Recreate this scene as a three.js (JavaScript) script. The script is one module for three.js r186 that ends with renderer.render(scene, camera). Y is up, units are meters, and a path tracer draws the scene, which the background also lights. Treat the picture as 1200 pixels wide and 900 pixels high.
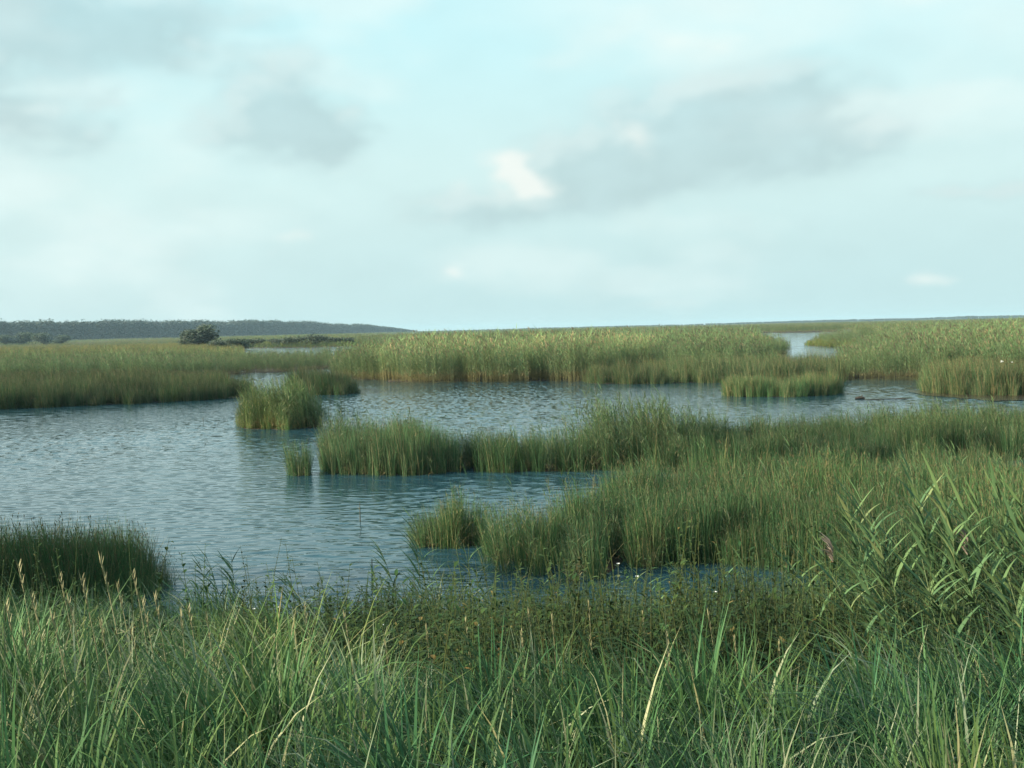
import * as THREE from 'three';
import { mergeGeometries } from 'three/addons/utils/BufferGeometryUtils.js';

// ---------------------------------------------------------------- camera
const EYE = 3.5, F = 1287, W0 = 1200, H0 = 900;
const scene = new THREE.Scene();
const camera = new THREE.PerspectiveCamera(2 * Math.atan(H0 / 2 / F) * 180 / Math.PI, 4 / 3, 0.1, 20000);
camera.position.set(0, EYE, 0);
camera.rotation.order = 'YXZ';
camera.rotation.set(-Math.atan(65 / F), 0, -1.33 * Math.PI / 180);
camera.updateMatrixWorld(true);

// ---------------------------------------------------------------- numbers
function rngOf(seed) {
  let a = seed >>> 0;
  return () => { a = (a + 0x6D2B79F5) | 0; let t = Math.imul(a ^ (a >>> 15), 1 | a); t = (t + Math.imul(t ^ (t >>> 7), 61 | t)) ^ t; return ((t ^ (t >>> 14)) >>> 0) / 4294967296; };
}
const hash2 = (x, y, s = 0) => { let h = Math.imul(x | 0, 374761393) + Math.imul(y | 0, 668265263) + Math.imul(s | 0, 974711) | 0; h = Math.imul(h ^ (h >>> 13), 1274126177); return ((h ^ (h >>> 16)) >>> 0) / 4294967296; };
function vnoise(x, y, s = 0) {
  const xi = Math.floor(x), yi = Math.floor(y); let u = x - xi, v = y - yi;
  u = u * u * (3 - 2 * u); v = v * v * (3 - 2 * v);
  const a = hash2(xi, yi, s), b = hash2(xi + 1, yi, s), c = hash2(xi, yi + 1, s), d = hash2(xi + 1, yi + 1, s);
  return a + (b - a) * u + (c - a) * v + (a - b - c + d) * u * v;
}
const fbm = (x, y, o = 4, s = 0) => { let a = 0, w = 0.5, t = 0; for (let i = 0; i < o; i++) { a += w * vnoise(x, y, s + i * 17); t += w; w *= 0.5; x = x * 2.03 + 3.1; y = y * 2.03 + 7.7; } return a / t; };
const lerp = (a, b, t) => a + (b - a) * t, clamp = (x, a, b) => Math.min(b, Math.max(a, x));
const smooth = (a, b, x) => { const t = clamp((x - a) / (b - a), 0, 1); return t * t * (3 - 2 * t); };
const table = (pts, x) => { if (x <= pts[0][0]) return pts[0][1]; for (let i = 1; i < pts.length; i++) if (x <= pts[i][0]) return lerp(pts[i - 1][1], pts[i][1], (x - pts[i - 1][0]) / (pts[i][0] - pts[i - 1][0])); return pts[pts.length - 1][1]; };

// a pixel of the photograph gives a direction; the point is where that direction meets the height y
function at(px, py, y = 0) {
  const d = new THREE.Vector3((px - W0 / 2) / F, -(py - H0 / 2) / F, -1).transformDirection(camera.matrixWorld);
  const t = (y - EYE) / d.y;
  return new THREE.Vector3(d.x * t, y, d.z * t);
}
// the point at distance d (along -z) in the direction of a pixel
function atDist(px, py, dist) {
  const d = new THREE.Vector3((px - W0 / 2) / F, -(py - H0 / 2) / F, -1).transformDirection(camera.matrixWorld);
  return new THREE.Vector3(d.x, d.y, d.z).multiplyScalar(dist / -d.z).add(camera.position);
}
const azimOf = (px) => { const p = atDist(px, 385 - 0.0233 * (px - 600) + 40, 1); return p.x; };   // x per metre of depth

// ---------------------------------------------------------------- sky
const EXPOSURE = 2.15;   // the sky below is written as it shows in the picture
const SUN = new THREE.Vector3(-0.95, 0.33, 0.27).normalize();
{
  const w = 2048, h = 1024, data = new Float32Array(w * h * 4);
  const deg = 180 / Math.PI, elOf = (x, y) => Math.atan((385 - 0.0233 * (x - 600) - y) / F) * deg, azOf = (x) => Math.atan((x - 600) / F) * deg;
  // [x, y, rx, ry, strength, white] in pixels of the photograph, turned to angles
  const seen = [
    [40, 40, 135, 70, 1.05, 0], [175, 58, 85, 52, 1.0, 0], [0, 130, 60, 65, 0.95, 0], [75, 178, 65, 28, 0.65, 0], [110, 145, 22, 12, 0.45, 0], [300, 42, 40, 22, 0.45, 0],
    [300, 130, 70, 46, 1.05, 0], [350, 152, 66, 46, 1.0, 0], [405, 130, 46, 18, 0.75, 0], [330, 190, 70, 18, 0.35, 0],
    [600, 242, 110, 30, 0.75, 0], [520, 262, 100, 26, 0.5, 0], [690, 215, 95, 45, 0.95, 0], [770, 180, 100, 60, 1.0, 0], [850, 160, 105, 60, 1.05, 0], [930, 128, 75, 45, 0.95, 0], [970, 172, 90, 34, 0.85, 0], [830, 205, 110, 26, 0.7, 0],
    [1150, 230, 70, 13, 0.75, 0], [920, 268, 45, 18, 0.32, 0], [640, 300, 260, 30, 0.22, 0], [1050, 150, 60, 60, 0.2, 0],
    [612, 208, 38, 20, 1.0, 1], [590, 226, 26, 13, 0.4, 1], [755, 165, 34, 24, 0.42, 1], [735, 152, 20, 14, 0.3, 1], [530, 324, 18, 10, 0.55, 1], [332, 284, 26, 10, 0.42, 1], [1080, 343, 24, 9, 0.5, 1], [760, 345, 70, 9, 0.3, 1],
    [950, 10, 330, 55, 0.7, 2], [60, 330, 200, 90, 0.35, 2], [1180, 60, 160, 90, 0.5, 2],
  ].map(([x, y, rx, ry, s, k]) => [azOf(x), elOf(x, y), rx / F * deg, ry / F * deg, s, k]);
  const r = rngOf(91);
  for (let i = 0; i < 210; i++) {   // the same kind of broken cloud all round
    const az = r() * 360 - 180, el = 2 + 80 * Math.pow(r(), 1.5), k = r() < 0.2 ? 1 : r() < 0.3 ? 2 : 0, big = 2.2 + 6 * r() + el * 0.07;
    if (Math.abs(az) < 36 && el < 23) continue;
    for (let j = 0; j < 3; j++) seen.push([az + (r() - 0.5) * big * 1.6, el + (r() - 0.5) * big * 0.6, big * (0.6 + r()), big * (0.3 + 0.4 * r()), 0.35 + 0.5 * r(), k]);
  }
  for (let j = 0; j < h; j++) {
    const el = (j + 0.5) / h * 180 - 90;
    for (let i = 0; i < w; i++) {
      const lon = ((i + 0.5) / w - 0.5) * 2 * Math.PI, x = Math.cos(lon), z = Math.sin(lon), o = (j * w + i) * 4;
      const e = Math.max(el, 0);
      let az = Math.atan2(x, -z) * deg;
      const cr = Math.cos(e / deg), sd = clamp(x * cr * SUN.x + Math.sin(e / deg) * SUN.y + z * cr * SUN.z, -1, 1);
      const t1 = smooth(0, 9, e), t2 = smooth(6, 22, e), t3 = smooth(16, 68, e);
      let R = lerp(lerp(lerp(0.59, 0.69, t1), 0.53, t2), 0.14, t3), G = lerp(lerp(lerp(0.81, 0.91, t1), 0.94, t2), 0.41, t3), B = lerp(lerp(lerp(0.82, 0.90, t1), 1.02, t2), 0.76, t3);
      const glow = Math.pow(Math.max(0, sd), 5) * 0.35 + 0.03 * sd;
      R += glow * 0.95; G += glow * 0.82; B += glow * 0.62;
      if (el > 0) {
        const n1 = fbm(az * 0.16 + 40, e * 0.34 + 9, 5, 3), n3 = fbm(az * 0.42, e * 0.75, 5, 8);
        const cover = (qa, qe) => {   // cloud thickness, bright puffs and thin veil in one direction
          const m1 = fbm(qa * 0.20 + 40, qe * 0.42 + 9, 4, 3), m2 = fbm(qa * 0.20 + 80, qe * 0.42 + 31, 4, 5), m3 = fbm(qa * 0.42, qe * 0.75, 5, 8), m4 = Math.abs(2 * fbm(qa * 0.8 + 5, qe * 1.3, 4, 12) - 1);
          const wa = qa + (m1 - 0.5) * 6, we = qe + (m2 - 0.5) * 2.8; let g0 = 0, w0 = 0, v0 = 0;
          for (const c of seen) {
            const de = (we - c[1]) / c[3]; if (de > 2.2 || de < -2.2) continue;
            let da = wa - c[0]; if (da > 180) da -= 360; if (da < -180) da += 360;
            da /= c[2]; const q = da * da + de * de; if (q > 4.4) continue;
            const v = c[4] * Math.exp(-q * 1.0);
            if (c[5] === 0) g0 = Math.max(g0, v) + Math.min(g0, v) * 0.3; else if (c[5] === 1) w0 = Math.max(w0, v); else v0 = Math.max(v0, v);
          }
          return [smooth(0.12, 0.80, g0 * (0.42 + 0.95 * m3) + g0 * 0.35 * (0.4 - m4)), smooth(0.12, 0.75, w0 * (0.45 + 0.95 * m3) + w0 * 0.5 * (0.3 - m4)), clamp(v0 * (0.6 + 0.8 * m1), 0, 1)];
        };
        let [gr, wh, ha] = cover(az, e); const thin = fbm(az * 0.11 + 13, e * 0.30 + 2, 5, 18), thin2 = fbm(az * 0.25 + 33, e * 0.6 + 2, 5, 28); ha = clamp(ha + 0.5 * smooth(0.45, 0.75, thin), 0, 1); gr = clamp(gr + 0.14 * smooth(0.5, 0.78, thin2) * smooth(30, 8, e), 0, 1);
        R = lerp(R, 0.84, ha); G = lerp(G, 0.985, ha); B = lerp(B, 0.96, ha);
        if (gr > 0.01) {
          const up = cover(az - 1.0, e + 0.75)[0], lit = clamp((gr - up) * 0.9, 0, 0.6), lump = 0.88 + 0.26 * n3, k = gr * 0.58;
          R = lerp(R, lerp(0.46 * lump, 0.80, lit), k); G = lerp(G, lerp(0.625 * lump, 0.91, lit), k); B = lerp(B, lerp(0.65 * lump, 0.89, lit), k);
        }
        R = lerp(R, 0.93, wh * 0.9); G = lerp(G, 0.98, wh * 0.9); B = lerp(B, 0.93, wh * 0.9);
        const fine = 1 + (n3 - 0.5) * 0.05; R *= fine; G *= fine; B *= fine;
      }
      data[o] = R / EXPOSURE; data[o + 1] = G / EXPOSURE; data[o + 2] = B / EXPOSURE; data[o + 3] = 1;
    }
  }
  const sky = new THREE.DataTexture(data, w, h, THREE.RGBAFormat, THREE.FloatType);
  sky.mapping = THREE.EquirectangularReflectionMapping; sky.magFilter = THREE.LinearFilter; sky.needsUpdate = true;
  scene.background = sky; scene.environment = sky;
}

// ---------------------------------------------------------------- sun and exposure
const sun = new THREE.DirectionalLight(new THREE.Color(1.0, 0.90, 0.69), 4.8);
sun.position.copy(SUN).multiplyScalar(300);
sun.castShadow = true; sun.shadow.radius = 3; sun.shadow.mapSize.set(4096, 4096);
Object.assign(sun.shadow.camera, { left: -160, right: 160, top: 120, bottom: -120, near: 1, far: 900 });
scene.add(sun);
const renderer = new THREE.WebGLRenderer({ antialias: true });
renderer.toneMapping = THREE.LinearToneMapping;
renderer.toneMappingExposure = EXPOSURE;
renderer.shadowMap.enabled = true;
scene.fog = new THREE.FogExp2(new THREE.Color(0.55, 0.80, 0.95), 0.00014);

// ---------------------------------------------------------------- materials
const col = (r, g, b) => new THREE.Color().setRGB(r, g, b);
const foliage = new THREE.MeshPhysicalMaterial({ name: 'foliage', vertexColors: true, roughness: 1, transmission: 0.20, thickness: 0, specularIntensity: 0.25, side: THREE.DoubleSide });
const bladeMat = new THREE.MeshPhysicalMaterial({ name: 'grass_blade', vertexColors: true, roughness: 0.6, specularIntensity: 0.3, side: THREE.DoubleSide });
const barkMat = new THREE.MeshStandardMaterial({ name: 'bark', color: col(0.10, 0.08, 0.06), roughness: 0.95 });

function noiseTexture(size, fn, srgb) {
  const d = new Uint8Array(size * size * 4);
  for (let j = 0; j < size; j++) for (let i = 0; i < size; i++) { const v = fn(i / size, j / size), o = (j * size + i) * 4; d[o] = v[0]; d[o + 1] = v[1]; d[o + 2] = v[2]; d[o + 3] = 255; }
  const t = new THREE.DataTexture(d, size, size); t.wrapS = t.wrapT = THREE.RepeatWrapping; t.magFilter = THREE.LinearFilter; t.minFilter = THREE.LinearMipmapLinearFilter; t.generateMipmaps = true; if (srgb) t.colorSpace = THREE.SRGBColorSpace; t.needsUpdate = true; return t;
}

// ---------------------------------------------------------------- geometry of blades
class Blades {
  constructor() { this.p = []; this.c = []; this.i = []; }
  strip(pts, half, side, color, fold = 0) {   // pts: [x,y,z], half widths, side: unit vector across
    const n = pts.length, b = this.p.length / 3, k = fold ? 3 : 2;
    for (let s = 0; s < n; s++) {
      const q = pts[s], w = half[s], c = typeof color === 'function' ? color(s / (n - 1)) : color;
      this.p.push(q[0] - side[0] * w, q[1] - side[1] * w, q[2] - side[2] * w);
      if (fold) this.p.push(q[0], q[1] - w * fold, q[2]);
      this.p.push(q[0] + side[0] * w, q[1] + side[1] * w, q[2] + side[2] * w);
      for (let m = 0; m < k; m++) this.c.push(c[0], c[1], c[2]);
    }
    for (let s = 0; s < n - 1; s++) for (let m = 0; m < k - 1; m++) { const a = b + s * k + m, d = a + k; this.i.push(a, a + 1, d, a + 1, d + 1, d); }
  }
  quad(c, u, v, color) {   // a leaf-shaped rhomb
    const b = this.p.length / 3;
    this.p.push(c[0] - u[0], c[1] - u[1], c[2] - u[2], c[0] + v[0], c[1] + v[1], c[2] + v[2], c[0] + u[0], c[1] + u[1], c[2] + u[2], c[0] - v[0], c[1] - v[1], c[2] - v[2]);
    for (let m = 0; m < 4; m++) this.c.push(...color);
    this.i.push(b, b + 1, b + 2, b, b + 2, b + 3);
  }
  tube(pts, rad, color, sides = 4) {
    const b = this.p.length / 3, n = pts.length;
    for (let s = 0; s < n; s++) for (let m = 0; m < sides; m++) {
      const a = m / sides * 2 * Math.PI; this.p.push(pts[s][0] + Math.cos(a) * rad[s], pts[s][1], pts[s][2] + Math.sin(a) * rad[s]); this.c.push(...color);
    }
    for (let s = 0; s < n - 1; s++) for (let m = 0; m < sides; m++) { const a = b + s * sides + m, d = b + s * sides + (m + 1) % sides; this.i.push(a, a + sides, d, d, a + sides, d + sides); }
  }
  build() {
    const g = new THREE.BufferGeometry();
    g.setAttribute('position', new THREE.Float32BufferAttribute(this.p, 3)); g.setAttribute('color', new THREE.Float32BufferAttribute(this.c, 3)); g.setIndex(this.i); g.computeVertexNormals();
    return g;
  }
}
const mix3 = (a, b, t) => [lerp(a[0], b[0], t), lerp(a[1], b[1], t), lerp(a[2], b[2], t)];
const vary = (c, r, k = 0.25) => { const m = 1 + (r() - 0.5) * 2 * k, y = (r() - 0.5) * k * 0.6; return [c[0] * m * (1 + y), c[1] * m, c[2] * m * (1 - y)]; };
const WIND = Math.PI;   // leaves are blown towards -x
const STRAW = [0.28, 0.235, 0.12], PALE = [0.33, 0.32, 0.19], REEDGREEN = [0.112, 0.192, 0.084], SEDGEGREEN = [0.066, 0.140, 0.055], SEEDBROWN = [0.13, 0.115, 0.062], PLUME = [0.22, 0.19, 0.12], GRASSGREEN = [0.044, 0.118, 0.043];

// points along an arching leaf that starts at angle a0 from upright and bends to a1
function arc(base, yaw, a0, a1, len, seg, droop = 1.4) {
  const out = [base.slice()]; let [x, y, z] = base; const s = len / seg;
  for (let k = 0; k < seg; k++) { const a = lerp(a0, a1, Math.pow((k + 0.5) / seg, droop)); x += Math.sin(a) * Math.cos(yaw) * s; z += Math.sin(a) * Math.sin(yaw) * s; y += Math.cos(a) * s; out.push([x, y, z]); }
  return out;
}
const sideOf = (yaw) => [-Math.sin(yaw), 0, Math.cos(yaw)];
function leafWidths(seg, w) { const o = []; for (let k = 0; k <= seg; k++) { const t = k / seg; o.push(w * (t < 0.25 ? 0.55 + 1.8 * t : Math.pow((1 - t) / 0.75, 0.75)) + 0.0004); } return o; }

// one reed: calls put(name, Blades) for each of its pieces
function reed(r, o, put) {
  const h = o.h, lean = (o.lean ?? 0.10) * (0.4 + r()), yaw = WIND + (r() - 0.5) * 2.4, seg = 5;
  const pts = arc(o.base ?? [0, 0, 0], yaw, lean * 0.3, lean * 2.2, h, seg);
  const tone = vary(o.green ?? REEDGREEN, r, 0.22), stemTone = mix3(vary(STRAW, r), tone, o.greenStem ?? 0.35);
  const stem = new Blades(); const rad = o.rad ?? 0.0045; stem.tube(pts, pts.map((_, k) => rad * (1 - 0.6 * k / seg)), stemTone, o.sides ?? 3); put('stem', stem);
  const n = o.leaves ?? 9;
  for (let k = 0; k < n; k++) {
    const t = lerp(o.from ?? 0.22, 0.97, (k + r() * 0.6) / n), f = t * seg, i = Math.min(seg - 1, Math.floor(f)), a = pts[i], b = pts[i + 1], u = f - i;
    const base = [lerp(a[0], b[0], u), lerp(a[1], b[1], u), lerp(a[2], b[2], u)];
    const ly = (k % 2 ? 0 : Math.PI) + (o.turn ?? 0) + (r() - 0.5) * 1.3, blown = r() < (o.blown ?? 0.55) ? WIND + (r() - 0.5) * 1.3 : ly;
    const len = (o.leafLen ?? 0.42) * (0.65 + 0.6 * r()) * (t > 0.85 ? 0.8 : 1), ls = o.leafSeg ?? 3;
    const dead = t < (o.deadBelow ?? 0.34) && r() < 0.75;
    const lp = arc(base, blown, 0.25 + 0.35 * r(), (dead ? 2.3 : (1.15 + 1.0 * r()) * (o.droop ?? 1)) * (t > 0.9 ? 0.5 : 1), len, ls, 1.2);
    const lb = new Blades(), c = dead ? vary(STRAW, r, 0.3) : r() < 0.12 ? mix3(tone, PALE, 0.6) : vary(tone, r, 0.2);
    lb.strip(lp, leafWidths(ls, (o.leafW ?? 0.013) * (0.7 + 0.5 * r())), sideOf(blown + (r() - 0.5) * 0.9), c, o.fold ?? 0); put('leaf', lb);
  }
  if (r() < (o.plume ?? 0.4)) {
    const top = pts[seg], pb = new Blades(), pc = vary(o.plumeTone ?? PLUME, r, 0.25), m = o.plumeN ?? 6;
    for (let k = 0; k < m; k++) {
      const py = WIND + (r() - 0.5) * 2.2, pl = (0.16 + 0.12 * r()) * (o.plumeLen ?? 1), y0 = top[1] - 0.02 - 0.12 * (k / m);
      const pp = arc([top[0], y0, top[2]], py, 0.25, 1.0 + 0.9 * r(), pl, 2); pb.strip(pp, [0.004, 0.014 * (o.plumeLen ?? 1), 0.001], sideOf(py + r() * 3), pc);
    }
    put('plume', pb);
  }
}
const join = (list) => { const b = new Blades(); for (const q of list) { const o = b.p.length / 3; for (const v of q.p) b.p.push(v); for (const v of q.c) b.c.push(v); for (const v of q.i) b.i.push(v + o); } return b; };
function reedTuft(seed, n, spread, o) {
  const r = rngOf(seed), list = [];
  for (let k = 0; k < n; k++) { const a = r() * 6.283, q = spread * Math.sqrt(r()); reed(r, { ...o, h: o.h * (0.72 + 0.36 * r()), base: [Math.cos(a) * q, 0, Math.sin(a) * q], turn: r() * 6.3 }, (_, b) => list.push(b)); }
  return join(list).build();
}
function sedgeTuft(seed, n, spread, o) {
  const r = rngOf(seed), b = new Blades();
  for (let k = 0; k < n; k++) {
    const a = r() * 6.283, q = spread * Math.sqrt(r()), h = o.h * (0.5 + 0.6 * Math.pow(r(), 0.6)), yaw = r() < 0.35 ? WIND + (r() - 0.5) * 1.5 : a + (r() - 0.5) * 1.5, bend = r() < 0.09 ? 0.5 + 1.1 * r() : o.bend * (0.3 + r());
    const pts = arc([Math.cos(a) * q, 0, Math.sin(a) * q], yaw, bend * 0.25, bend * 1.6, h, 3, 1.6);
    const c0 = r() < o.dry ? vary(mix3(STRAW, SEDGEGREEN, 0.25), r, 0.3) : vary(o.green ?? SEDGEGREEN, r, 0.3), w = o.w * (0.7 + 0.6 * r());
    b.strip(pts, [w, w * 0.95, w * 0.75, w * 0.12], sideOf(r() * 6.283), c0);
    if (r() < o.seed) { const t = pts[3], m = pts[2]; for (let j = 0; j < 3; j++) { const u = 0.35 + 0.3 * j, p = [lerp(m[0], t[0], u), lerp(m[1], t[1], u), lerp(m[2], t[2], u)], y2 = r() * 6.283; b.strip(arc(p, y2, 0.3, 1.2, 0.045 + 0.05 * r(), 2), [0.002, 0.006, 0.001], sideOf(y2), vary(SEEDBROWN, r, 0.25)); } }
  }
  return b.build();
}
function grassPatch(seed, n, size, o) {   // a square of sod: blades in tussocks of uneven height
  const r = rngOf(seed), b = new Blades(), T = [];
  for (let k = 0; k < o.tussocks; k++) T.push([(r() - 0.5) * size, (r() - 0.5) * size, 0.4 + 0.85 * r(), r(), (r() - 0.5) * 1.4, 0.03 + 0.09 * r()]);
  for (let k = 0; k < n; k++) {
    const t = T[Math.floor(r() * T.length)], a = r() * 6.283, q = t[5] * Math.sqrt(r()) * 1.3, h = o.h * t[2] * (0.4 + 0.75 * r()), yaw = r() < 0.5 ? WIND + 0.4 + t[4] + (r() - 0.5) : a + (r() - 0.5) * 1.2;
    const a0 = 0.05 + 0.3 * r(), a1 = 0.5 + 2.0 * Math.pow(r(), 1.4), pts = arc([t[0] + Math.cos(a) * q, -0.04, t[1] + Math.sin(a) * q], yaw, a0, a1, h, 5, 1.8), w = o.w * (0.45 + 0.9 * r());
    const dry = r() < o.dry * (0.3 + 1.6 * t[3]), c = dry ? vary(mix3(PALE, GRASSGREEN, 0.15 + 0.5 * r()), r, 0.25) : vary(mix3(o.green ?? GRASSGREEN, [0.098, 0.145, 0.040], t[3] * 0.6), r, 0.3);
    b.strip(pts, [w * 0.8, w, w, w * 0.85, w * 0.5, w * 0.05], sideOf(yaw + (r() - 0.5) * 0.8), c, 0);
  }
  return b.build();
}
function herbLeaf(r, b, base, yaw, len, w, c, up) {
  const pts = arc(base, yaw, up, up + 0.8 + 0.5 * r(), len, 3, 1.0);
  b.strip(pts, [w * 0.25, w, w * 0.8, w * 0.05], sideOf(yaw), c, 0.18);
}
function herb(seed, o, put) {
  const r = rngOf(seed), n = o.stems ?? 3;
  for (let s = 0; s < n; s++) {
    const a = r() * 6.283, h = o.h * (0.7 + 0.4 * r()), stem = new Blades(), pts = arc([Math.cos(a) * 0.05, 0, Math.sin(a) * 0.05], a, 0.06, 0.15 + 0.3 * r(), h, 4);
    const tone = vary(o.tone, r, 0.2);
    stem.tube(pts, [0.005, 0.0045, 0.004, 0.003, 0.0015], mix3(tone, [0.12, 0.11, 0.05], 0.3), 4); put('stem', stem);
    const m = o.leaves ?? 14;
    for (let k = 0; k < m; k++) {
      const t = lerp(0.2, 1, (k + 0.5) / m), f = t * 4, i = Math.min(3, Math.floor(f)), p = pts[i], q = pts[i + 1], u = f - i, lb = new Blades();
      herbLeaf(r, lb, [lerp(p[0], q[0], u), lerp(p[1], q[1], u), lerp(p[2], q[2], u)], k * 2.4 + r(), o.leafLen * (1.15 - 0.6 * t) * (0.7 + 0.6 * r()), o.leafW * (1.1 - 0.5 * t), vary(r() < 0.01 ? [0.2, 0.15, 0.05] : tone, r, 0.25), 0.5 + 0.7 * r()); put('leaf', lb);
    }
    if (o.flower && (r() < o.flower)) {
      const fb = new Blades(), top = pts[4];
      for (let k = 0; k < 5; k++) { const y = k * 1.2566; fb.strip(arc([top[0], top[1], top[2]], y, 0.6, 1.5, o.flowerR ?? 0.025, 2), [0.003, (o.flowerR ?? 0.025) * 0.55, 0.004], sideOf(y), o.petal); } put('flower', fb);
    }
  }
}
function herbTuft(seed, o) { const l = []; herb(seed, o, (_, b) => l.push(b)); return join(l).build(); }

// ---------------------------------------------------------------- naming
const taken = {};
const numbered = (n) => { const k = taken[n] = (taken[n] ?? -1) + 1; return k ? `${n}_${String(k).padStart(3, '0')}` : n; };
function tag(o, label, category, group, kind) { o.userData.label = label; o.userData.category = category; if (group) o.userData.group = group; if (kind) o.userData.kind = kind; return o; }
function thing(name, label, category, pos, turn = 0, group) { const g = new THREE.Group(); g.name = numbered(name); g.position.copy(pos); g.rotation.y = turn; tag(g, label, category, group); scene.add(g); return g; }
function part(name, geo, mat, parent) { const m = new THREE.Mesh(geo, mat); m.name = name; parent.add(m); return m; }
function scatter(name, geos, mat, list, parent) {   // list: {p, s, sy, yaw, tint, v}; one stuff part for each shape
  const M = new THREE.Matrix4(), Q = new THREE.Quaternion(), E = new THREE.Euler(), S = new THREE.Vector3(), C = new THREE.Color();
  geos.forEach((g, v) => {
    const sub = list.filter((q) => q.v === v); if (!sub.length) return;
    const im = new THREE.InstancedMesh(g, mat, sub.length); im.name = name; im.userData.kind = 'stuff';
    sub.forEach((q, k) => { Q.setFromEuler(E.set(q.tx ?? 0, q.yaw, q.tz ?? 0)); M.compose(q.p, Q, S.set(q.s, q.sy ?? q.s, q.s)); im.setMatrixAt(k, M); im.setColorAt(k, C.setRGB(q.tint[0], q.tint[1], q.tint[2])); });
    parent.add(im);
  });
}

// ---------------------------------------------------------------- ground, water
const shore = (x) => 12.2 + 0.5 * (fbm(x * 0.25, 3.3, 3, 60) - 0.5) * 2 - 0.25 * smooth(2, 6, x);
const PROFILE = [[-60, 2.0], [0, 1.9], [3, 1.62], [4.5, 1.40], [6, 1.10], [9, 0.55], [12, 0], [14, -0.4], [18, -0.7], [40, -0.9], [425, -0.9], [440, 0.12], [7000, 0.2]];
function groundY(x, z) {
  const d = -z, u = d > 3 && d < 30 ? d + (12.2 - shore(x)) * smooth(3, 10, d) : d;
  return table(PROFILE, u) + (d < 16 ? 0.05 * (fbm(x * 0.8, z * 0.8, 3, 70) - 0.5) : 0);
}
{
  const zs = []; for (let d = -60; d < 0; d += 6) zs.push(-d); for (let d = 0; d < 20; d += 0.3) zs.push(-d); for (let d = 20; d < 500; d *= 1.05) zs.push(-d); for (let d = 520; d < 9000; d *= 1.25) zs.push(-d);
  const xs = []; for (let x = 0; x < 16; x += 0.3) xs.push(x); for (let x = 16; x < 8000; x *= 1.22) xs.push(x);
  const X = [...xs.slice(1).reverse().map((v) => -v), ...xs];
  const p = [], c = [], uv = [], idx = [];
  for (const z of zs) for (const x of X) {
    p.push(x, groundY(x, z), z); uv.push(x, z);
const a = mix3([0.060, 0.052, 0.030], [0.125, 0.118, 0.055], smooth(0.35, 0.7, fbm(x * 0.21 + 5, z * 0.21, 5, 21))); c.push(...a);
  }
  for (let j = 0; j < zs.length - 1; j++) for (let i = 0; i < X.length - 1; i++) { const a = j * X.length + i, b = a + X.length; idx.push(a, a + 1, b, a + 1, b + 1, b); }
  const g = new THREE.BufferGeometry(); g.setAttribute('position', new THREE.Float32BufferAttribute(p, 3)); g.setAttribute('color', new THREE.Float32BufferAttribute(c, 3)); g.setAttribute('uv', new THREE.Float32BufferAttribute(uv, 2)); g.setIndex(idx); g.computeVertexNormals();
  const tex = noiseTexture(256, (u, v) => { const n = 150 + 105 * (0.5 * vnoise(u * 64, v * 64, 5) + 0.5 * hash2(u * 256, v * 256, 9)); return [n, n * 0.98, n * 0.95]; }, true);
  const m = new THREE.Mesh(g, new THREE.MeshStandardMaterial({ name: 'soil', vertexColors: true, map: tex, roughness: 1 })); m.name = 'ground';
  tag(m, 'dark soil of the bank and marsh under the plants', 'ground', null, 'structure'); scene.add(m);
}
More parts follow.
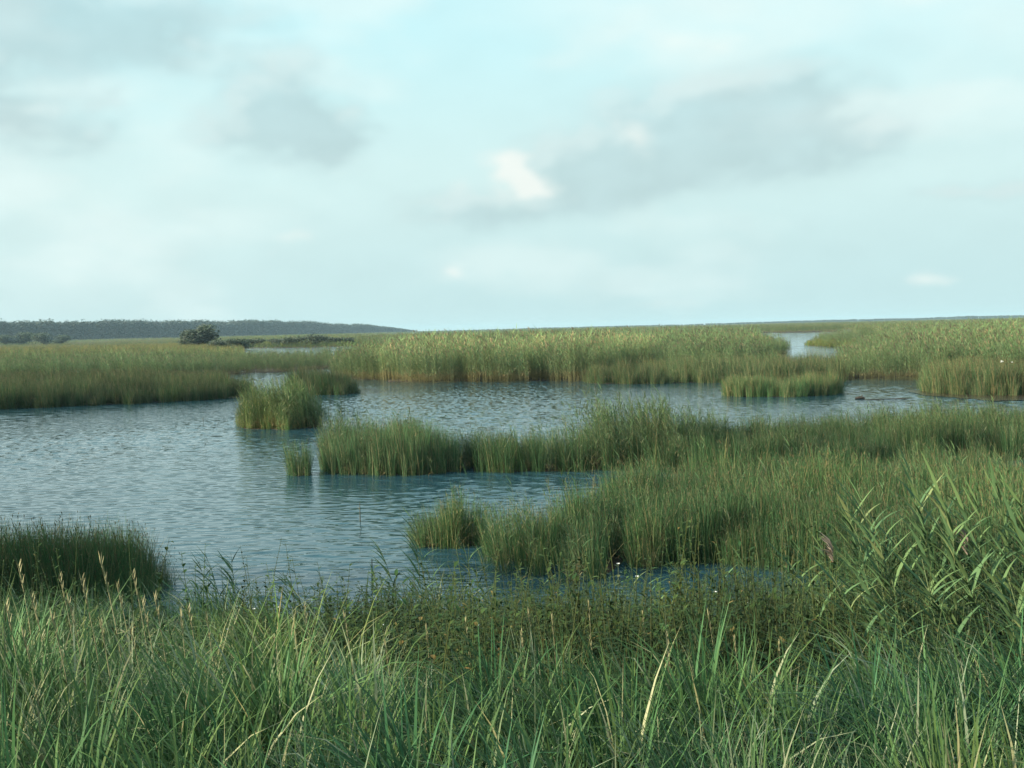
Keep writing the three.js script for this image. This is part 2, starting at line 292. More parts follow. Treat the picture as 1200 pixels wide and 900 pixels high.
{
  const r = rngOf(5), waves = [];
  for (let k = 0; k < 44; k++) { const L = 0.24 * Math.pow(3.6, k / 43), th = 1.45 + (r() - 0.5) * 1.7, q = 2 * Math.PI / L; waves.push([Math.cos(th) * q, Math.sin(th) * q, r() * 6.283, L * 0.0020 * (0.6 + 0.8 * r()) * (L > 1.2 ? 0.55 : 1), L]); }
  const ds = []; for (let d = 9.5; d < 446;) { ds.push(d); d += Math.max(0.085, d * 0.0052); }
  const xs = []; for (let x = 0; x < 16; x += 0.11) xs.push(x); for (let x = 16, s = 0.13; x < 420;) { xs.push(x); x += s; s *= 1.035; }
  const X = [...xs.slice(1).reverse().map((v) => -v), ...xs], p = [], uv = [], idx = [];
  const nor = [];
  for (const d of ds) { const dz = Math.max(0.085, d * 0.0052), rough = 1 + 0.15 * smooth(25, 90, d);
    for (const x of X) {
      const calm = 1 - 0.82 * smooth(0.2, 2.2, x - (d - 17) * 0.05) * (1 - smooth(19, 24, d)), patch = 0.15 + 1.6 * smooth(0.25, 0.75, fbm(x * 0.13, d * 0.06, 3, 44)), lee = 1 - 0.5 * smooth(15, 12.5, d);
      let y = 0, sx = 0, sd = 0, vx = 0, vd = 0; const gx = Math.abs(x) < 16 ? 0.11 : 0.11 + (Math.abs(x) - 16) * 0.035;
      for (const w of waves) { const ph = w[0] * x + w[1] * d + w[2], lim = w[4] / Math.max(dz, gx), c = w[3] * Math.cos(ph); if (lim > 2.4) { sx += c * w[0]; sd += c * w[1]; y += w[3] * Math.min(1, (lim - 2.4) * 0.8) * Math.sin(ph); } else { vx += 0.5 * (w[3] * w[0]) ** 2; vd += 0.5 * (w[3] * w[1]) ** 2; } }
      if (vd > 0) { const i1 = Math.round(x * 100), i2 = Math.round(d * 100); sx += Math.sqrt(vx * 3) * (hash2(i1, i2, 3) * 2 - 1); sd += Math.sqrt(vd * 3) * (hash2(i1, i2, 4) * 2 - 1); }   // ripples finer than the grid
      const m = calm * patch * lee, q = m * rough; p.push(x, y * m, -d); uv.push(x / 9, d / 9);
      const l = Math.hypot(sx * q, 1, sd * q); nor.push(-sx * q / l, 1 / l, sd * q / l);
    } }
  for (let j = 0; j < ds.length - 1; j++) for (let i = 0; i < X.length - 1; i++) { const a = j * X.length + i, b = a + X.length; idx.push(a, a + 1, b, a + 1, b + 1, b); }
  const g = new THREE.BufferGeometry(); g.setAttribute('position', new THREE.Float32BufferAttribute(p, 3)); g.setAttribute('uv', new THREE.Float32BufferAttribute(uv, 2)); g.setIndex(idx); g.setAttribute('normal', new THREE.Float32BufferAttribute(nor, 3));
  const S = 1024, rr = rngOf(77), rip = []; for (let k = 0; k < 60; k++) { const kx = Math.round((rr() - 0.5) * 44), ky = Math.round(14 + rr() * 62); rip.push([kx, ky, rr() * 6.283, 1 / Math.hypot(kx, ky)]); }
  const hgt = new Float32Array(S * S); let hi = 0;
  for (let j = 0; j < S; j++) for (let i = 0; i < S; i++) { let v = 0; for (const w of rip) v += w[3] * Math.sin(6.28318 * (w[0] * i + w[1] * j) / S + w[2]); hgt[j * S + i] = v; hi = Math.max(hi, Math.abs(v)); }
  const bump = noiseTexture(S, (u, v) => { const q = 127.5 + 127 * hgt[Math.round(v * S) * S + Math.round(u * S)] / hi; return [q, q, q]; });
  const m = new THREE.Mesh(g, new THREE.MeshPhysicalMaterial({ name: 'water', color: col(0.023, 0.066, 0.086), roughness: 0.05, ior: 1.33, bumpMap: bump, bumpScale: 0.022 })); m.name = 'water';
  tag(m, 'rippled blue water between the reed beds', 'water', null, 'structure'); scene.add(m);
}

// ---------------------------------------------------------------- shapes of tufts shared by all beds
const REEDS = [1, 2, 3, 4].map((k) => reedTuft(100 + k, 6, 0.26, { h: 2.5, lean: 0.09, leaves: 10, leafLen: 0.46, leafW: 0.014, plume: 0.25, deadBelow: 0.3 }));
const REEDS_SMALL = [1, 2, 3].map((k) => reedTuft(140 + k, 4, 0.14, { h: 1.6, lean: 0.12, leaves: 11, leafLen: 0.34, leafW: 0.010, plume: 0.05, deadBelow: 0.25, rad: 0.0035, from: 0.15 }));
const SEDGES = [1, 2, 3, 4].map((k) => sedgeTuft(200 + k, 80, 0.26, { h: 1.25, bend: 0.20, w: 0.0042, dry: 0.12, seed: 0.10 }));
const SEDGES_DRY = [1, 2, 3].map((k) => sedgeTuft(240 + k, 80, 0.28, { h: 1.25, bend: 0.26, w: 0.0048, dry: 0.26, seed: 0.22 }));
const SEDGES_FINE = [1, 2, 3].map((k) => sedgeTuft(270 + k, 24, 0.09, { h: 1.25, bend: 0.20, w: 0.0045, dry: 0.16, seed: 0.10 }));
const SINGLES = [1, 2, 3].map((k) => sedgeTuft(290 + k, 4, 0.10, { h: 1.25, bend: 0.45, w: 0.0045, dry: 0.35, seed: 0.2 }));
const KINDS = { single: [SINGLES, 1.38, 'lone_stems'], fine: [SEDGES_FINE, 1.38, 'sedge_stems'], reed: [REEDS, 2.85, 'reed_stems'], small: [REEDS_SMALL, 1.85, 'reed_stems'], sedge: [SEDGES, 1.38, 'sedge_stems'], dry: [SEDGES_DRY, 1.38, 'sedge_stems'] };
const matTex = noiseTexture(256, (u, v) => { const n = 120 + 135 * (0.45 * vnoise(u * 30, v * 90, 2) + 0.55 * hash2(u * 256, v * 256, 4)); return [n, n * 0.93, n * 0.82]; }, true);
const matMaterial = new THREE.MeshStandardMaterial({ name: 'root_litter', color: col(0.055, 0.042, 0.026), map: matTex, roughness: 1, side: THREE.DoubleSide });

// a bed: its waterline in pixels (left to right), how deep it reaches behind it (metres), and what grows there
let bedSeed = 1000;
function bed(name, label, o) {
  const r = rngOf(++bedSeed), seed = bedSeed, y0 = o.y ?? 0;
  const front = o.front.map(([px, py]) => { const p = at(px, py, y0); return [p.x / -p.z, -p.z]; });
  const n = front.length, deps = o.depth.length ? o.depth : front.map(() => o.depth);
  const fr = (a) => table(front, a), dp = (a) => table(front.map((f, k) => [f[0], deps[k]]), a);
  const a0 = front[0][0], a1 = front[n - 1][0], rough = o.ragged ?? 0.35;
  const edge = (a, d) => (fbm(a * d * 1.3 + seed, seed * 0.37, 3, 7) - 0.5) * 2 * rough;
  let dMin = 1e9, dMax = 0; for (let k = 0; k <= 40; k++) { const a = lerp(a0, a1, k / 40); dMin = Math.min(dMin, fr(a)); dMax = Math.max(dMax, fr(a) + dp(a)); }
  const mid = (a0 + a1) / 2, origin = new THREE.Vector3(mid * fr(mid), y0, -fr(mid));
  const g = thing(name, label, o.category ?? 'reed bed', origin, 0, o.group);
  // litter the stems stand in
  if (!o.noMat) {
    const p = [], uv = [], idx = [], N = Math.max(16, Math.round((a1 - a0) * fr(mid) / 0.5)), K = 8;
    for (let k = 0; k <= N; k++) {
      const a = lerp(a0, a1, k / N), f = fr(a) + edge(a, fr(a)) + (o.inset ?? 0.18), b = Math.max(f + 0.05, fr(a) + dp(a));
      for (let m = 0; m <= K; m++) { const d = lerp(f, b, Math.pow(m / K, 1.6)), yy = m === 0 || m === K || k === 0 || k === N ? -0.18 : -0.005 + 0.03 * vnoise(a * d * 2.2, d * 2.2, 9); p.push(a * d - origin.x, yy, -d - origin.z); uv.push(a * d / 2, d / 2); }
    }
    for (let k = 0; k < N; k++) for (let m = 0; m < K; m++) { const a = k * (K + 1) + m, b = a + K + 1; idx.push(a, b, a + 1, b, b + 1, a + 1); }
    const mg = new THREE.BufferGeometry(); mg.setAttribute('position', new THREE.Float32BufferAttribute(p, 3)); mg.setAttribute('uv', new THREE.Float32BufferAttribute(uv, 2)); mg.setIndex(idx); mg.computeVertexNormals();
    part('root_mat', mg, matMaterial, g);
  }
  for (const k of o.grow) {
    const [geos, base, nm] = KINDS[k.kind], list = [], hs = k.h.length ? k.h : front.map(() => k.h), ht = front.map((f, i) => [f[0], hs[i]]);
    const hue = k.hue ?? [1, 1, 1], from = k.from ?? 0, to = k.to ?? 1e9, w0 = k.a0 ?? 0, w1 = k.a1 ?? 1;
    // cells of depth so that far rows can be thinner
    for (let d = dMin - rough - 1; d < dMax; ) {
      const den = k.density * (k.kind === 'sedge' || k.kind === 'dry' ? 0.36 : 1) * Math.min(1, Math.pow((o.near ?? 70) / d, o.thin ?? 0) * (k.thinBehind && d - dMin > k.thinBehind ? 0.55 : 1)), step = Math.max(0.25, Math.min(3, d * 0.015)), x0 = a0 * d, x1 = a1 * d;
      let cnt = (x1 - x0) * step * den; cnt = Math.floor(cnt) + (r() < cnt % 1 ? 1 : 0);
      for (let c = 0; c < cnt; c++) {
        const dd = d + r() * step, x = lerp(x0, x1, r()), a = x / dd; if (a < a0 || a > a1) continue;
        const q = (a - a0) / (a1 - a0); if (q < w0 || q > w1) continue;
        const inn = dd - fr(a) - edge(a, dd), dep = dp(a); if (inn < from || inn > Math.min(dep, to)) continue;
        const patch = fbm(x * (o.patch ?? 0.12) + seed, dd * (o.patch ?? 0.12), 3, 33), fine = fbm(x * 1.1, dd * 1.1 + seed, 2, 35);
        if (k.gap && patch < k.gap) continue;
        if (k.clump && fbm(x * 0.9 + 7, dd * 0.9 + seed, 2, 39) < k.clump) continue;
        const ends = o.round ? Math.min(1, 0.55 + 0.9 * Math.min(inn / o.round, (a - a0) * dd / o.round, (a1 - a) * dd / o.round, (dep - inn) / o.round)) : 1;
        const h = 0.9 * table(ht, a) * (0.70 + 0.54 * fine) * (1 + (patch - 0.5) * (k.heave ?? 0.3)) * ends * (0.70 + 0.60 * r());
        const b = (0.82 + 0.36 * r()) * (k.tone ?? 1) * (1 + (patch - 0.5) * (k.mottle ?? 0.7)), warm = (k.warm ?? 0) + (fine - 0.5) * 0.35 + (patch - 0.5) * 0.3;
        list.push({ p: new THREE.Vector3(x - origin.x, (o.onGround ? Math.max(groundY(x, -dd), -0.3) : -0.05) - y0, -dd - origin.z), s: Math.max(0.55, h / base), sy: h / base, yaw: (r() - 0.5) * 1.2, tx: (r() - 0.5) * 0.12 + (inn < 0.35 ? 0.16 * r() : 0), tz: (r() - 0.5) * 0.12 + ((a - a0) * dd < 0.3 ? 0.2 * r() : (a1 - a) * dd < 0.3 ? -0.2 * r() : 0), v: Math.floor(r() * geos.length), tint: [b * (1 + 0.32 * warm) * hue[0], b * (1 + 0.06 * warm) * hue[1], b * (1 - 0.35 * warm) * hue[2]] });
      }
      d += step;
    }
    scatter(nm, geos, foliage, list, g);
  }
  return g;
}

// far and middle beds
bed('sedge_bed', 'long low brown sedge bank across the left water, straight waterline', { category: 'sedge bed', front: [[-70, 483], [0, 480], [150, 474], [260, 468], [300, 464]], depth: [24, 24, 22, 14, 3], round: 0.8, ragged: 0.5, patch: 0.5,
  grow: [{ kind: 'dry', h: [1.45, 1.45, 1.35, 1.2, 1.05], density: 18, heave: 0.6, clump: 0.32, warm: 0.0, mottle: 1.1, tone: 0.72, hue: [1.0, 0.95, 1.05] }, { kind: 'sedge', h: [1.35, 1.35, 1.25, 1.15, 1.0], density: 8, tone: 0.7 }] });
bed('reed_bed', 'green reed belt directly behind the long brown sedge bank', { front: [[-90, 446], [0, 447], [100, 445], [200, 443], [300, 438], [345, 436], [395, 431]], depth: [60, 60, 60, 55, 45, 40, 30], near: 90, thin: 1, ragged: 1.6, patch: 0.16,
  grow: [{ kind: 'reed', h: [1.95, 1.95, 1.9, 1.85, 1.6, 1.6, 1.55], density: 8, clump: 0.40, gap: 0.30, heave: 0.9, tone: 0.9, mottle: 1.2 }] });
bed('sedge_bed', 'dark brown sedge tongue behind the small golden reed island', { category: 'sedge bed', front: [[338, 460], [360, 463], [400, 463], [420, 461]], depth: [3, 5, 5, 2.5], round: 0.7, ragged: 0.2,
  grow: [{ kind: 'dry', h: [1.55, 1.7, 1.45, 0.9], density: 20, warm: 0.0, tone: 0.75, hue: [1.0, 0.95, 1.05] }, { kind: 'sedge', h: [1.4, 1.5, 1.35, 0.9], density: 12, tone: 0.8 }] });
bed('reed_bed', 'pale green reed corner left of the tall golden reed wall', { front: [[388, 443], [400, 445], [430, 446], [448, 446]], depth: [12, 25, 40, 40], near: 80, thin: 1, round: 0.6,
  grow: [{ kind: 'reed', h: [1.8, 2.3, 2.5, 2.6], density: 8, warm: 0.1 }] });
bed('reed_bed', 'tall golden reed wall lit by the sun, straight behind the open water', { front: [[446, 448], [470, 449], [560, 449], [620, 448], [690, 447.5], [712, 443], [735, 437], [775, 430]], depth: [40, 60, 70, 70, 70, 60, 50, 45], near: 78, thin: 1.1, ragged: 0.9, patch: 0.14,
  grow: [{ kind: 'reed', h: [2.5, 2.9, 2.95, 2.9, 2.9, 2.9, 2.8, 2.7], density: 10, clump: 0.38, heave: 0.3, warm: 0.15, tone: 1.3, mottle: 1, hue: [1.04, 1, 1.05] }] });
bed('reed_bed', 'bluish green reed stand between the golden reed wall and the far pond', { front: [[770, 434], [800, 438], [850, 440], [890, 434], [908, 424], [928, 414]], depth: [90, 110, 120, 90, 45, 8], near: 85, thin: 1.1, ragged: 1.2, patch: 0.09,
  grow: [{ kind: 'reed', h: [2.8, 2.7, 2.7, 2.5, 2.2, 1.9], density: 6, clump: 0.25, heave: 0.5, mottle: 0.9 }] });
bed('sedge_bed', 'brown sedge hummock at the right foot of the golden reed wall', { category: 'sedge bed', front: [[684, 448], [700, 450], [740, 450.5], [779, 450]], depth: [2, 6, 8, 8], round: 0.9, ragged: 0.3,
  grow: [{ kind: 'dry', h: [1.0, 1.35, 1.5, 1.4], density: 24, warm: 0.1, clump: 0.25, hue: [1.08, 1.0, 1.05] }] });
bed('sedge_bed', 'broad olive sedge strip behind the low rectangular sedge island', { category: 'sedge bed', front: [[776, 449], [850, 449], [920, 448], [990, 447]], depth: [10, 13, 12, 9], ragged: 0.4, patch: 0.3,
  grow: [{ kind: 'dry', h: [1.45, 1.5, 1.45, 1.45], density: 14, warm: 0.0, clump: 0.25, hue: [1.08, 1.0, 1.05] }, { kind: 'small', h: [1.8, 1.8, 1.75, 1.8], density: 4, gap: 0.45 }, { kind: 'single', h: 0.5, density: 6, from: -0.8, to: 0.2 }] });
bed('sedge_bed', 'low rectangular sedge island standing alone in the right water', { category: 'sedge island', front: [[849, 464], [870, 465.5], [930, 465.5], [975, 463], [987, 461]], depth: [1.5, 3, 3.2, 2.6, 1], round: 0.3, ragged: 0.12,
  grow: [{ kind: 'dry', h: [0.95, 1.05, 1.05, 1.05, 0.95], density: 34, warm: 0.05, clump: 0.25, hue: [1.08, 1.0, 1.05] }, { kind: 'sedge', h: [0.9, 1.0, 1.0, 1.0, 0.9], density: 18 }] });
bed('reed_bed', 'wide pale green reed field right of the far pond', { front: [[984, 446], [1010, 447], [1050, 447], [1090, 448], [1140, 448], [1290, 448]], depth: [20, 60, 120, 150, 170, 170], near: 66, thin: 1.15, ragged: 1.0, patch: 0.06,
  grow: [{ kind: 'reed', h: [2.0, 2.2, 2.5, 2.7, 2.8, 2.9], density: 6.5, clump: 0.25, heave: 0.5, warm: 0.05, tone: 1.1, mottle: 0.8 }] });
bed('sedge_bed', 'rounded brown sedge mound beside the flat brown sheet', { category: 'sedge bed', front: [[1078, 458], [1095, 462], [1150, 464], [1290, 464]], depth: [2, 6, 8, 8], round: 0.9, ragged: 0.35,
  grow: [{ kind: 'dry', h: [1.1, 1.5, 1.6, 1.55], density: 26, warm: 0.1, clump: 0.25, hue: [1.08, 1.0, 1.05] }] });
bed('reed_bed', 'small sunlit reed point jutting into the far pond', { front: [[943, 405], [960, 406], [985, 407], [1010, 408]], depth: [4, 25, 45, 70], near: 150, thin: 1, ragged: 0.6, round: 1.2,
  grow: [{ kind: 'dry', h: [1.0, 1.1, 1.2, 1.2], density: 5, warm: 0.6, tone: 1.2, to: 10 }, { kind: 'reed', h: [0.9, 1.9, 2.3, 2.4], density: 3.2, from: 5, tone: 1.1 }] });
bed('reed_bed', 'far dark reed shore at the head of the distant pond', { front: [[780, 389], [880, 390.5], [930, 390], [990, 389]], depth: 90, near: 300, thin: 1, ragged: 3, grow: [{ kind: 'reed', h: 2.6, density: 0.5, tone: 0.75 }] });
bed('reed_bed', 'hazy reed flats left of the far pond', { front: [[640, 402], [700, 402], [800, 399], [893, 396.5]], depth: [220, 220, 200, 80], near: 200, thin: 1, ragged: 3, patch: 0.03, grow: [{ kind: 'reed', h: 2.6, density: 1.0, heave: 0.4, mottle: 1 }] });
bed('reed_bed', 'hazy reed flats beyond the golden reed wall', { front: [[420, 410], [500, 410], [600, 408], [660, 405]], depth: 290, near: 200, thin: 1.1, ragged: 3, patch: 0.03, grow: [{ kind: 'reed', h: 2.3, density: 0.9, heave: 0.5, mottle: 1, warm: 0.2 }] });
bed('reed_bed', 'hazy pale reed flats right of the far pond', { front: [[1000, 398], [1060, 400], [1160, 400], [1300, 400]], depth: 250, near: 200, thin: 1.1, ragged: 3, patch: 0.025, grow: [{ kind: 'reed', h: 2.7, density: 1.0, heave: 0.5, mottle: 1.1, warm: 0.15 }] });
bed('reed_bed', 'straw coloured reed meadow below the far wood', { front: [[-80, 428], [0, 428], [120, 426], [230, 422], [285, 418]], depth: [280, 280, 280, 270, 260], near: 150, thin: 1.1, ragged: 2, patch: 0.035, grow: [{ kind: 'dry', h: 1.5, density: 1.6, heave: 0.3, warm: 0.3, tone: 1.5, hue: [1.25, 1.0, 1.0] }, { kind: 'reed', h: 1.9, density: 0.7, gap: 0.5, tone: 0.75 }] });
bed('reed_bed', 'dark low scrubby reeds beyond the thin far channel', { front: [[285, 408.5], [340, 408], [425, 406]], depth: 170, near: 250, thin: 1, ragged: 2, patch: 0.05, grow: [{ kind: 'reed', h: 1.9, density: 1.0, heave: 0.5, tone: 0.7, to: 12 }, { kind: 'dry', h: 1.4, density: 1.0, from: 12, warm: 0.5, tone: 1.2 }] });

// islands and beds nearer by
bed('reed_bed', 'small golden reed island with sunlit left and shaded right put into its colours, alone in open water', { category: 'reed island', front: [[276, 499], [290, 503], [335, 504], [368, 501], [378, 498]], depth: [0.8, 2.4, 3.0, 2.6, 1], round: 0.6, ragged: 0.3, patch: 0.6, inset: 0.05,
  grow: [{ kind: 'small', h: [1.2, 1.85, 2.2, 2.1, 1.5], density: 46, warm: 0.3, tone: 1.2, heave: 0.5 }, { kind: 'fine', h: [0.7, 1.2, 1.35, 1.2, 0.6], density: 40, a1: 0.62, warm: 0.5, tone: 1.25 }, { kind: 'fine', h: [0.6, 1.0, 1.2, 1.2, 0.6], density: 24, a0: 0.6, tone: 0.75 }, { kind: 'single', h: 0.6, density: 10, from: -0.6, to: 0.2, warm: 0.3 }] });  // straw stems lightened left and darkened right: sun and shade put into the tint
bed('reed_bed', 'thin dark reeds between the golden reed island and the long middle reed bank', { front: [[368, 500], [395, 501], [425, 500]], depth: [1.2, 1.6, 1.0], ragged: 0.25, noMat: true, patch: 0.6,
  grow: [{ kind: 'small', h: [0.9, 1.1, 0.9], density: 15, tone: 0.85 }] });
bed('reed_bed', 'left block of the long middle reed bank, rounded brown green top', { front: [[376, 552], [390, 556], [450, 558], [510, 557], [541, 553]], depth: [1.8, 3.2, 3.4, 3.2, 2.4], round: 0.4, ragged: 0.2, patch: 0.5,
  grow: [{ kind: 'fine', h: [1.05, 1.22, 1.22, 1.2, 0.95], density: 62, heave: 0.3, tone: 0.95, hue: [1.05, 1, 1.1] }, { kind: 'small', h: [1.35, 1.6, 1.4, 1.25, 1.0], density: 12, gap: 0.42, tone: 0.85 }, { kind: 'single', h: 0.6, density: 9, from: -0.5, to: 0.2 }] });
bed('reed_bed', 'right block of the long middle reed bank with tall ragged reed tops', { front: [[536, 552], [560, 554], [620, 554], [690, 553], [740, 551], [800, 547], [850, 541]], depth: [1.2, 2.2, 2.4, 3.0, 3.4, 4, 4], ragged: 0.2, patch: 0.5,
  grow: [{ kind: 'small', h: [0.95, 1.1, 1.1, 1.55, 1.7, 1.6, 1.2], density: 22, heave: 0.5, tone: 0.9 }, { kind: 'sedge', h: [0.8, 0.95, 0.95, 1.1, 1.1, 1.1, 1.0], density: 26, tone: 0.9 }, { kind: 'single', h: 0.7, density: 10, from: -0.5, to: 0.2 }] });
bed('reed_tuft', 'small square reed tuft beside the left end of the middle reed bank', { category: 'reed tuft', front: [[337, 557], [350, 559.5], [365, 557]], depth: [0.4, 0.7, 0.4], round: 0.1, ragged: 0.06,
  grow: [{ kind: 'fine', h: [1.0, 1.2, 1.0], density: 100, tone: 1.0 }, { kind: 'small', h: [0.95, 1.15, 0.95], density: 34, tone: 1.05 }, { kind: 'single', h: 0.45, density: 24, from: -0.25, to: 0.2 }] });
bed('reed_tuft', 'tan and green reed tuft in the shallow bay before the sedge bed', { category: 'reed tuft', front: [[484, 640], [510, 644], [540, 643], [572, 638]], depth: [0.5, 0.9, 1.1, 0.6], round: 0.14, ragged: 0.12,
  grow: [{ kind: 'fine', h: [0.55, 0.85, 1.05, 0.7], density: 90, warm: 0.15, heave: 0.6 }, { kind: 'small', h: [0.7, 0.85, 1.0, 0.9], density: 26, warm: 0.2 }, { kind: 'single', h: 0.5, density: 30, from: -0.3, to: 0.2, warm: 0.3 }] });
bed('sedge_bed', 'large green sedge bed filling the right side of the near water', { category: 'sedge bed', front: [[572, 657], [584, 668], [640, 670], [650, 642], [658, 644], [664, 686], [712, 690], [722, 652], [735, 650], [746, 663], [800, 660], [880, 668], [960, 680], [1060, 700], [1300, 720]], depth: [0.7, 1.2, 1.6, 0.8, 1.4, 2.9, 4.2, 3.6, 3.9, 4.5, 5.2, 6.0, 7, 8, 9.2], round: 0.35, ragged: 0.5, inset: 0.6, patch: 0.4, near: 18, thin: 0.7,
  grow: [{ kind: 'sedge', h: [0.75, 0.9, 0.95, 0.8, 0.8, 1.0, 1.05, 0.95, 0.95, 1.1, 1.15, 1.15, 1.15, 1.15, 1.15], density: 62, heave: 0.4, clump: 0.24, tone: 0.9, warm: 0.0, mottle: 1.1 }, { kind: 'dry', h: [0.6, 0.8, 0.9, 0.8, 0.8, 1.0, 1.0, 0.9, 0.9, 1.05, 1.1, 1.1, 1.1, 1.1, 1.1], density: 14, gap: 0.45, tone: 0.9 }, { kind: 'small', h: 1.25, density: 10, gap: 0.42, tone: 0.9, heave: 0.6 }, { kind: 'single', h: 0.75, density: 7, from: -0.7, to: 0.2 }] });
bed('reed_bed', 'dark leafy reed strip along the back of the large green sedge bed', { front: [[765, 556], [800, 555], [850, 553], [900, 552], [1050, 545], [1300, 534]], depth: [1.5, 3.0, 4.6, 5.2, 5.4, 5.4], ragged: 0.5, patch: 0.4,
  grow: [{ kind: 'small', h: [1.1, 1.25, 1.15, 1.15, 1.2, 1.2], density: 20, heave: 0.5, tone: 0.8, mottle: 1 }, { kind: 'sedge', h: [0.9, 1.0, 1.0, 1.05, 1.05, 1.05], density: 34, tone: 0.85 }] });
bed('sedge_bed', 'dark rounded sedge clump at the near left shore', { category: 'sedge clump', front: [[-110, 722], [0, 720], [90, 716], [160, 708], [198, 694]], depth: [2.2, 2.2, 2.2, 1.8, 0.8], round: 0.6, ragged: 0.15, noMat: true, onGround: true, patch: 0.6,
  grow: [{ kind: 'sedge', h: [1.25, 1.25, 1.2, 1.05, 0.75], density: 120, tone: 0.8 }, { kind: 'dry', h: [1.2, 1.25, 1.2, 1.0, 0.7], density: 26, tone: 0.75 }, { kind: 'single', h: 0.8, density: 10, from: 1.0, to: 2.6 }] });

// ---------------------------------------------------------------- far plain, wood, trees
const FAR_GROUP = (o) => { o.userData.kind = 'stuff'; return o; };
{
  const g = FAR_GROUP(thing('distant_reeds', 'endless olive and straw reed plain reaching the horizon', 'reeds', new THREE.Vector3(0, 0, -430))), r = rngOf(31), list = [], aL = azimOf(-120), aR = azimOf(1320);
  for (let d = 405; d < 3200;) { const step = d * 0.01; let cnt = (aR - aL) * d * step * Math.min(0.22, 0.22 * Math.pow(400 / d, 2.1)); cnt = Math.floor(cnt) + (r() < cnt % 1 ? 1 : 0);
    for (let c = 0; c < cnt; c++) { const dd = d + r() * step, x = lerp(aL, aR, r()) * dd, n = fbm(x * 0.012, dd * 0.006, 4, 14), h = lerp(1.2, 2.7, smooth(0.3, 0.7, n)) * (0.8 + 0.4 * r()) / 2.85, b = 0.8 + 0.6 * n + 0.3 * (r() - 0.5), w = (fbm(x * 0.01 + 50, dd * 0.004, 3, 15) - 0.38) * 1.8, wide = 1.3 + Math.min(3, dd / 500);
      list.push({ p: new THREE.Vector3(x, groundY(x, -dd) > 0 ? 0.1 : -0.05, -dd + 430), s: h * wide, sy: h, yaw: (r() - 0.5), v: Math.floor(r() * 4), tint: [b * (1 + 0.5 * w), b * (1 + 0.15 * w), b * (1 - 0.4 * w)] }); }
    d += step; }
  scatter('reed_stems', REEDS, foliage, list, g);
}
function crownGeometry(seed, rx, ry, n, leaf, tone, lobes = 9) {   // leaf-sized faces spread through several lobes
  const r = rngOf(seed), b = new Blades(), L = [];
  for (let k = 0; k < lobes; k++) { const a = r() * 6.283, q = Math.sqrt(r()) * 0.62; L.push([Math.cos(a) * q * rx, ry * (0.35 + 1.15 * r()), Math.sin(a) * q * rx, 0.32 + 0.22 * r()]); }
  for (let k = 0; k < n; k++) {
    const l = L[Math.floor(r() * lobes)], th = r() * 6.283, cz = r() * 2 - 1, sz = Math.sqrt(1 - cz * cz), q = Math.pow(r(), 0.4) * l[3] * (0.8 + 0.4 * r());
    const c = [l[0] + Math.cos(th) * sz * q * rx, Math.max(0.08 * ry, l[1] + cz * q * ry * 1.1), l[2] + Math.sin(th) * sz * q * rx];
    const a1 = r() * 6.283, e = (r() - 0.5) * 1.6, s = leaf * (0.6 + 0.8 * r()), u = [Math.cos(a1) * Math.cos(e) * s, Math.sin(e) * s, Math.sin(a1) * Math.cos(e) * s], a2 = a1 + 1.57 + (r() - 0.5), v = [Math.cos(a2) * s * 0.5, (r() - 0.3) * s * 0.4, Math.sin(a2) * s * 0.5];
    b.quad(c, u, v, vary(tone, r, 0.25));
  }
  return b.build();
}
function trunkGeometry(seed, h, rad, limbs, reach) {
  const r = rngOf(seed), list = [];
  const limb = (pts, r0, r1) => { const g = new THREE.TubeGeometry(new THREE.CatmullRomCurve3(pts.map((p) => new THREE.Vector3(...p))), 8, 1, 7); const q = g.attributes.position, n = g.attributes.normal; for (let k = 0; k < q.count; k++) { const t = Math.floor(k / 8) / 8, w = lerp(r0, r1, t) - 1; q.setXYZ(k, q.getX(k) + n.getX(k) * w, q.getY(k) + n.getY(k) * w, q.getZ(k) + n.getZ(k) * w); } list.push(g); };
  limb([[0, -0.2, 0], [0.05 * h, h * 0.4, 0.03 * h], [0, h, 0]], rad, rad * 0.35);
  for (let k = 0; k < limbs; k++) { const a = k / limbs * 6.283 + r(), y = h * (0.35 + 0.5 * r()); limb([[0.02 * h, y, 0.01 * h], [Math.cos(a) * reach * 0.5, y + h * 0.25, Math.sin(a) * reach * 0.5], [Math.cos(a) * reach, y + h * 0.45, Math.sin(a) * reach]], rad * 0.4, rad * 0.08); }
  return mergeGeometries(list);
}
const crownMat = new THREE.MeshPhysicalMaterial({ name: 'tree_leaves', vertexColors: true, roughness: 1, transmission: 0.25, thickness: 0, side: THREE.DoubleSide });
